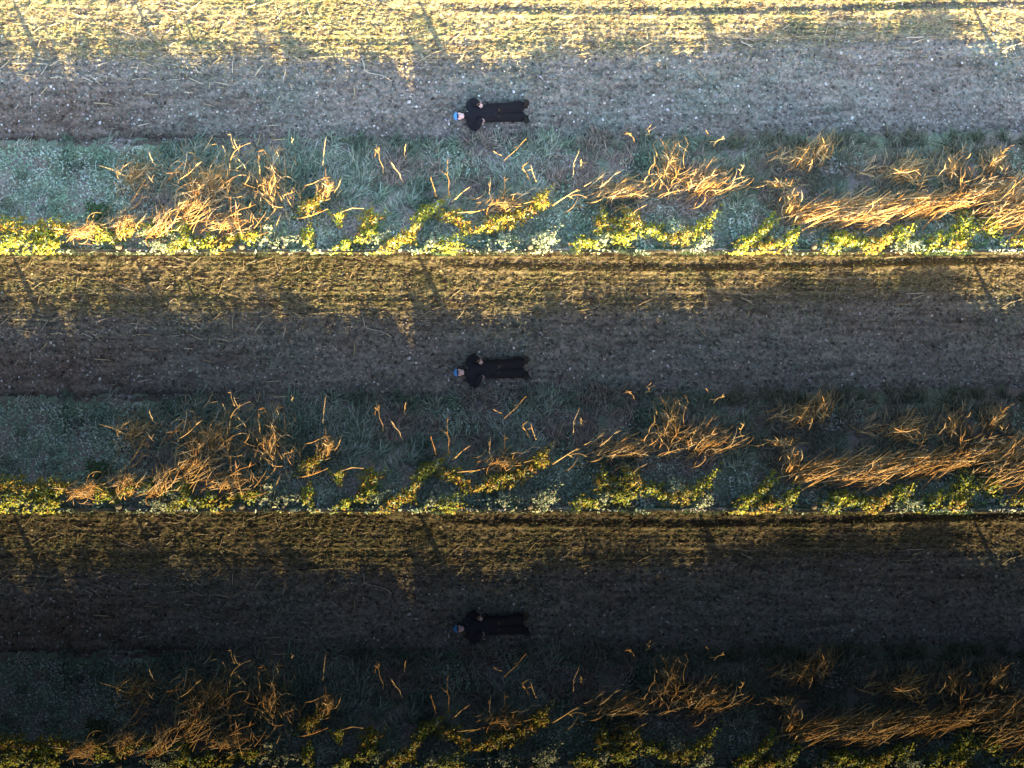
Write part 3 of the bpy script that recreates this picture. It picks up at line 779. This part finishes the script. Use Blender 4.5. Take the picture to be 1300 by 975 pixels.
        R[name + '_sole'] = fuse('sole', [loft([heel + nrm, heel * .5 + ball * .5 + nrm * .9, ball + nrm * .9, toe + nrm * .7], [.044, .042, .050, .038], [.014, .012, .013, .011])], .007, 1)
    cap = [ellip(H(.050, 0, -.006), (.084, .097, .106), basis, 20)]
    R['cap'] = fuse('cap', cap, .007, 2)
    th = np.linspace(math.radians(-8), math.radians(188), 14)
    R['cap_band'] = fuse('cap_band', [loft([H(.034 + .006 * math.sin(t), .095 * math.cos(t), .106 * math.sin(t) - .004) for t in th], [.009] * 14, [.009] * 14, 8)], .006, 1)
    bp = [H(.030, l, .108 - 2.4 * l * l) for l in np.linspace(-.045, .045, 7)]
    R['cap_brim'] = fuse('cap_brim', [loft([q + np.array([.006, 0, .010]) for q in bp], [.014] * 7, [.006] * 7, 10)], .006, 1)
    R['hair'] = fuse('hair', [loft([H(.045, .083, .03), H(.01, .085, .006), H(-.012, .078, -.03)], [.012, .014, .012], [.02, .02, .02]),
                              loft([H(.045, -.083, .03), H(.01, -.085, .006), H(-.012, -.078, -.03)], [.012, .014, .012], [.02, .02, .02]),
                              ellip(H(.0, 0, -.06), (.09, .075, .05), basis)], .007, 2)
    R['eyebrow'] = fuse('eyebrow', [loft([H(.016, .05, .098), H(.021, .03, .106), H(.016, .014, .105)], [.005] * 3, [.005] * 3, 8)], .004, 0)
    R['eyebrow_b'] = fuse('eyebrow', [loft([H(.016, -.05, .098), H(.021, -.03, .106), H(.016, -.014, .105)], [.005] * 3, [.005] * 3, 8)], .004, 0)
    R['eye'] = fuse('eye', [ellip(H(.0, .031, .094), (.007, .014, .007), basis, 10)], .003, 0)
    R['eye_b'] = fuse('eye', [ellip(H(.0, -.031, .094), (.007, .014, .007), basis, 10)], .003, 0)
    R['zip_pull'] = fuse('zip_pull', [ellip(W(593.4, 142.2, .215), (.018, .012, .010), None, 8)], .005, 0)
    for me in R.values(): me.transform(Matrix.Translation(-Vector(PO)))
    return R
PM = person_meshes()

# poles added to cast long shadow streaks across the stubble
POLES = [(157, 315, 1.88, .080), (253, 315, 1.70, .040), (311, 315, 1.86, .075), (363, 315, 1.76, .040), (672, 315, 1.88, .085), (1027, 315, 1.86, .080), (1372, 315, 1.84, .070)]
def pole_mesh(h, r):
    n = 9
    t = np.linspace(0, 1, n)
    P = np.stack([.015 * np.sin(t * 5 + h * 9), .015 * np.cos(t * 4), -.1 + t * (h + .1)], -1)
    v, f, k = tube(P, r * np.where(t > .97, .25, 1.12 - .3 * t) * (1 + rng.normal(size=n) * .05), 8, (.085, .072, .058), jitter=r * .04)
    return np_mesh('shadow_pole', v, f, k)
PLM = [pole_mesh(h, r) for _, _, h, r in POLES]
POLE_LAB = ['dark added shadow pole in the hedge near the left end', 'slim dark added shadow pole in the hedge below the left reed tangle',
            'thick dark added shadow pole in the hedge below the orange reed heap', 'slim dark added shadow pole in the hedge right of the orange reed heap', 'slim weathered added shadow pole in the hedge near the middle',
            'weathered added shadow pole in the hedge left of the flattened reed mat', 'weathered added shadow pole in the hedge beyond the right end']
twig_me = np_mesh('twig', *merge([tube(np.stack([X(TWIG[:, 0]), Y(TWIG[:, 1]), field_z(TWIG[:, 0], TWIG[:, 1]) + .03], -1), np.linspace(.014, .008, 7), 5, (.58, .50, .40))]))

ORD = ['first', 'second', 'third', 'fourth', 'fifth', 'sixth', 'seventh', 'eighth', 'ninth', 'tenth', 'eleventh', 'twelfth', 'thirteenth', 'fourteenth',
       'fifteenth', 'sixteenth', 'seventeenth', 'eighteenth', 'nineteenth', 'twentieth']
def ordinal(i):
    if i < 20: return ORD[i]
    tens = ['twenty', 'thirty', 'forty'][(i + 1) // 10 - 2]
    r = (i + 1) % 10
    return {'twenty': 'twentieth', 'thirty': 'thirtieth', 'forty': 'fortieth'}[tens] if r == 0 else tens + '-' + ORD[r - 1]
KNAME = {'gold': 'golden yellow sunlit', 'lime': 'yellow-green sunlit', 'pale': 'pale green', 'shade': 'blue-green shaded', 'deep': 'dark green', 'edge': 'added sun-blocking'}

PLACES = [(95, 'at the left end'), (190, 'above the smooth green bank'), (280, 'above the reed tangle'), (370, 'right of the tangle'), (470, 'above the orange tuft'), (572, 'left of the person'),
          (676, 'beside the person'), (760, 'right of the person'), (860, 'left of the forked reeds'), (960, 'right of the forked reeds'), (1070, 'above the loose sprigs'), (1190, 'above the flattened mat'), (9999, 'at the right end')]
def place(px): return next(w for e, w in PLACES if px < e)

# ------------------------------------------------------------------ setting
gme = np_mesh('ground', [(-400, -400, -.25), (400, -400, -.25), (400, 400, -.25), (-400, 400, -.25)], [(0, 1, 2, 3)])
link('ground', gme, [ground_mat], kind='structure')

for s in range(3):
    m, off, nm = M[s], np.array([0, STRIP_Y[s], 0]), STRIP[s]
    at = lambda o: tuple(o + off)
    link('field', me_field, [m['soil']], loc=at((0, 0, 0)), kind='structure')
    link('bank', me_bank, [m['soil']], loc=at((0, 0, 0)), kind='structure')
    for name, me, mm, lab, cat in (
        ('soil_clods', me_clods, 'clod', 'crumbly soil clods scattered over the field of the ' + nm, 'soil'),
        ('straw_litter', me_litter, 'straw', 'short straw litter in rows over the stubble of the ' + nm, 'straw'),
        ('field_weeds', me_weeds, 'leaf', 'tiny green weeds sprouting over the field of the ' + nm, 'weeds'),
        ('bank_grass', me_grass, 'leaf', 'long green and dead grass on the bank of the ' + nm, 'grass'),
        ('ground_cover', me_cover, 'leaf', 'low blue-green leafy ground cover on the bank of the ' + nm, 'ground cover')):
        tag(link(name, me, [m[mm]], loc=at((0, 0, 0)), kind='stuff'), lab, cat)
    # weed clumps, numbered per look from the left
    for kind in KNAME:
        row = sorted([q for q in SH if q[0][5] == kind], key=lambda q: q[0][0])
        for i, (sh, o, fol, stm) in enumerate(row):
            lab = ('only ' if len(row) == 1 else ordinal(i) + ' from the left of the ') + KNAME[kind] + (' weed clumps' if len(row) > 1 else ' weed clump') + ' of the ' + nm
            t = thing('weed_clump', at(o), lab, 'plant', 'weed clumps along the hedge bank')
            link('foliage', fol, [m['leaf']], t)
            link('stem', stm, [m['straw']], t)
    for lab, o, ms, dl in RD:
        t = thing('reed_clump', at(o), lab + ', ' + SHORT[s], 'reeds', 'dry reed clumps on the bank')
        for me in ms: link('stalk', me, [m['straw']], t)
        link('dead_leaves', dl, [m['straw']], t, kind='stuff')
    pend = []
    for pts, (o, me) in zip(STEMS, ST):
        (a0, b0), (a1, b1) = pts[0], pts[-1]
        lean = 'upright' if abs(a1 - a0) < .3 * abs(b1 - b0) else ('flat' if abs(b1 - b0) < .5 * abs(a1 - a0) else ('right leaning' if (a1 - a0) * (b0 - b1) > 0 else 'left leaning'))
        pend.append((link('dry_stem', me, [m['straw']], loc=at(o)), a0, lean + ' dry broken stem on the bank ' + place(a0), 'dry stem', 'dry stems standing on the bank'))
    for q, o, me in LY:
        mx, my, dx, dy = (q[0] + q[2]) / 2, (q[1] + q[3]) / 2, q[2] - q[0], q[1] - q[3]
        ln = 'long' if math.hypot(dx, dy) > 16 else 'short'
        tilt = 'level' if abs(dy) < .35 * abs(dx) else ('upright' if abs(dx) < .35 * abs(dy) else ('right slanting' if dx * dy > 0 else 'left slanting'))
        pend.append((link('straw_stalk', me, [m['straw']], loc=at(o)), mx, ln + ' ' + tilt + ' straw stalk on ' + ('sunlit stubble ' if my < 66 else 'shaded soil ') + place(mx), 'straw stalk', 'cut straw stalks lying on the field'))
    tag(link('twig', twig_me, [m['straw']], loc=at((0, 0, 0))), 'pale hooked twig lying on shaded soil left of the person, ' + nm, 'twig')
    for (a, b, k), me in zip(STONES, STM):
        st = link('stone', me, [m['stone']], loc=at((float(X(a)), float(Y(b)), float(field_z(a, b)) + .012 * k)))
        st.rotation_euler.z = a
        pend.append((st, a, ('large' if k > 1.35 else 'small') + ' pale stone on ' + ('sunlit stubble ' if b < 66 else 'upper shaded soil ' if b < 118 else 'lower shaded soil ') + place(a), 'stone', 'pale stones on the field'))
    groups = {}
    for e in pend: groups.setdefault(e[2], []).append(e)
    for text, es in groups.items():
        es.sort(key=lambda e: e[1])
        for i, (ob, _, _, cat, grp) in enumerate(es):
            pre = '' if len(es) == 1 else ('leftmost ' if i == 0 else 'rightmost ' if i == len(es) - 1 else ORD[i] + ' ')
            tag(ob, pre + text + ', ' + SHORT[s], cat, grp)
    for (a, b, h, r), me, lab in zip(POLES, PLM, POLE_LAB):
        tag(link('shadow_pole', me, [m['wood']], loc=at((float(X(a)), float(Y(b)), float(bank_z(a, b)) * 0))), lab + ', ' + nm, 'pole', 'added shadow poles in the hedge')
    p = thing('person', at(PO), 'person in black jacket and blue cap lying on their back, ' + nm, 'person', 'persons lying on the soil')
    link('body', PM['body'], [m['skin']], p)
    link('hair', PM['hair'], [m['hair']], p)
    for e in ('eye', 'eye_b'): link('eye', PM[e], [m['hair']], p)
    for e in ('eyebrow', 'eyebrow_b'): link('eyebrow', PM[e], [m['hair']], p)
    jo = link('jacket', PM['jacket'], [m['cloth']], p)
    link('zip_pull', PM['zip_pull'], [m['trim']], jo)
    link('trousers', PM['trousers'], [m['trouser']], p)
    for e in ('shoe_a', 'shoe_b'):
        so = link('shoe', PM[e], [m['shoe']], p)
        link('sole', PM[e + '_sole'], [m['shoe']], so)
    co = link('cap', PM['cap'], [m['cap']], p)
    link('band', PM['cap_band'], [m['navy']], co)
    link('brim', PM['cap_brim'], [m['navy']], co)
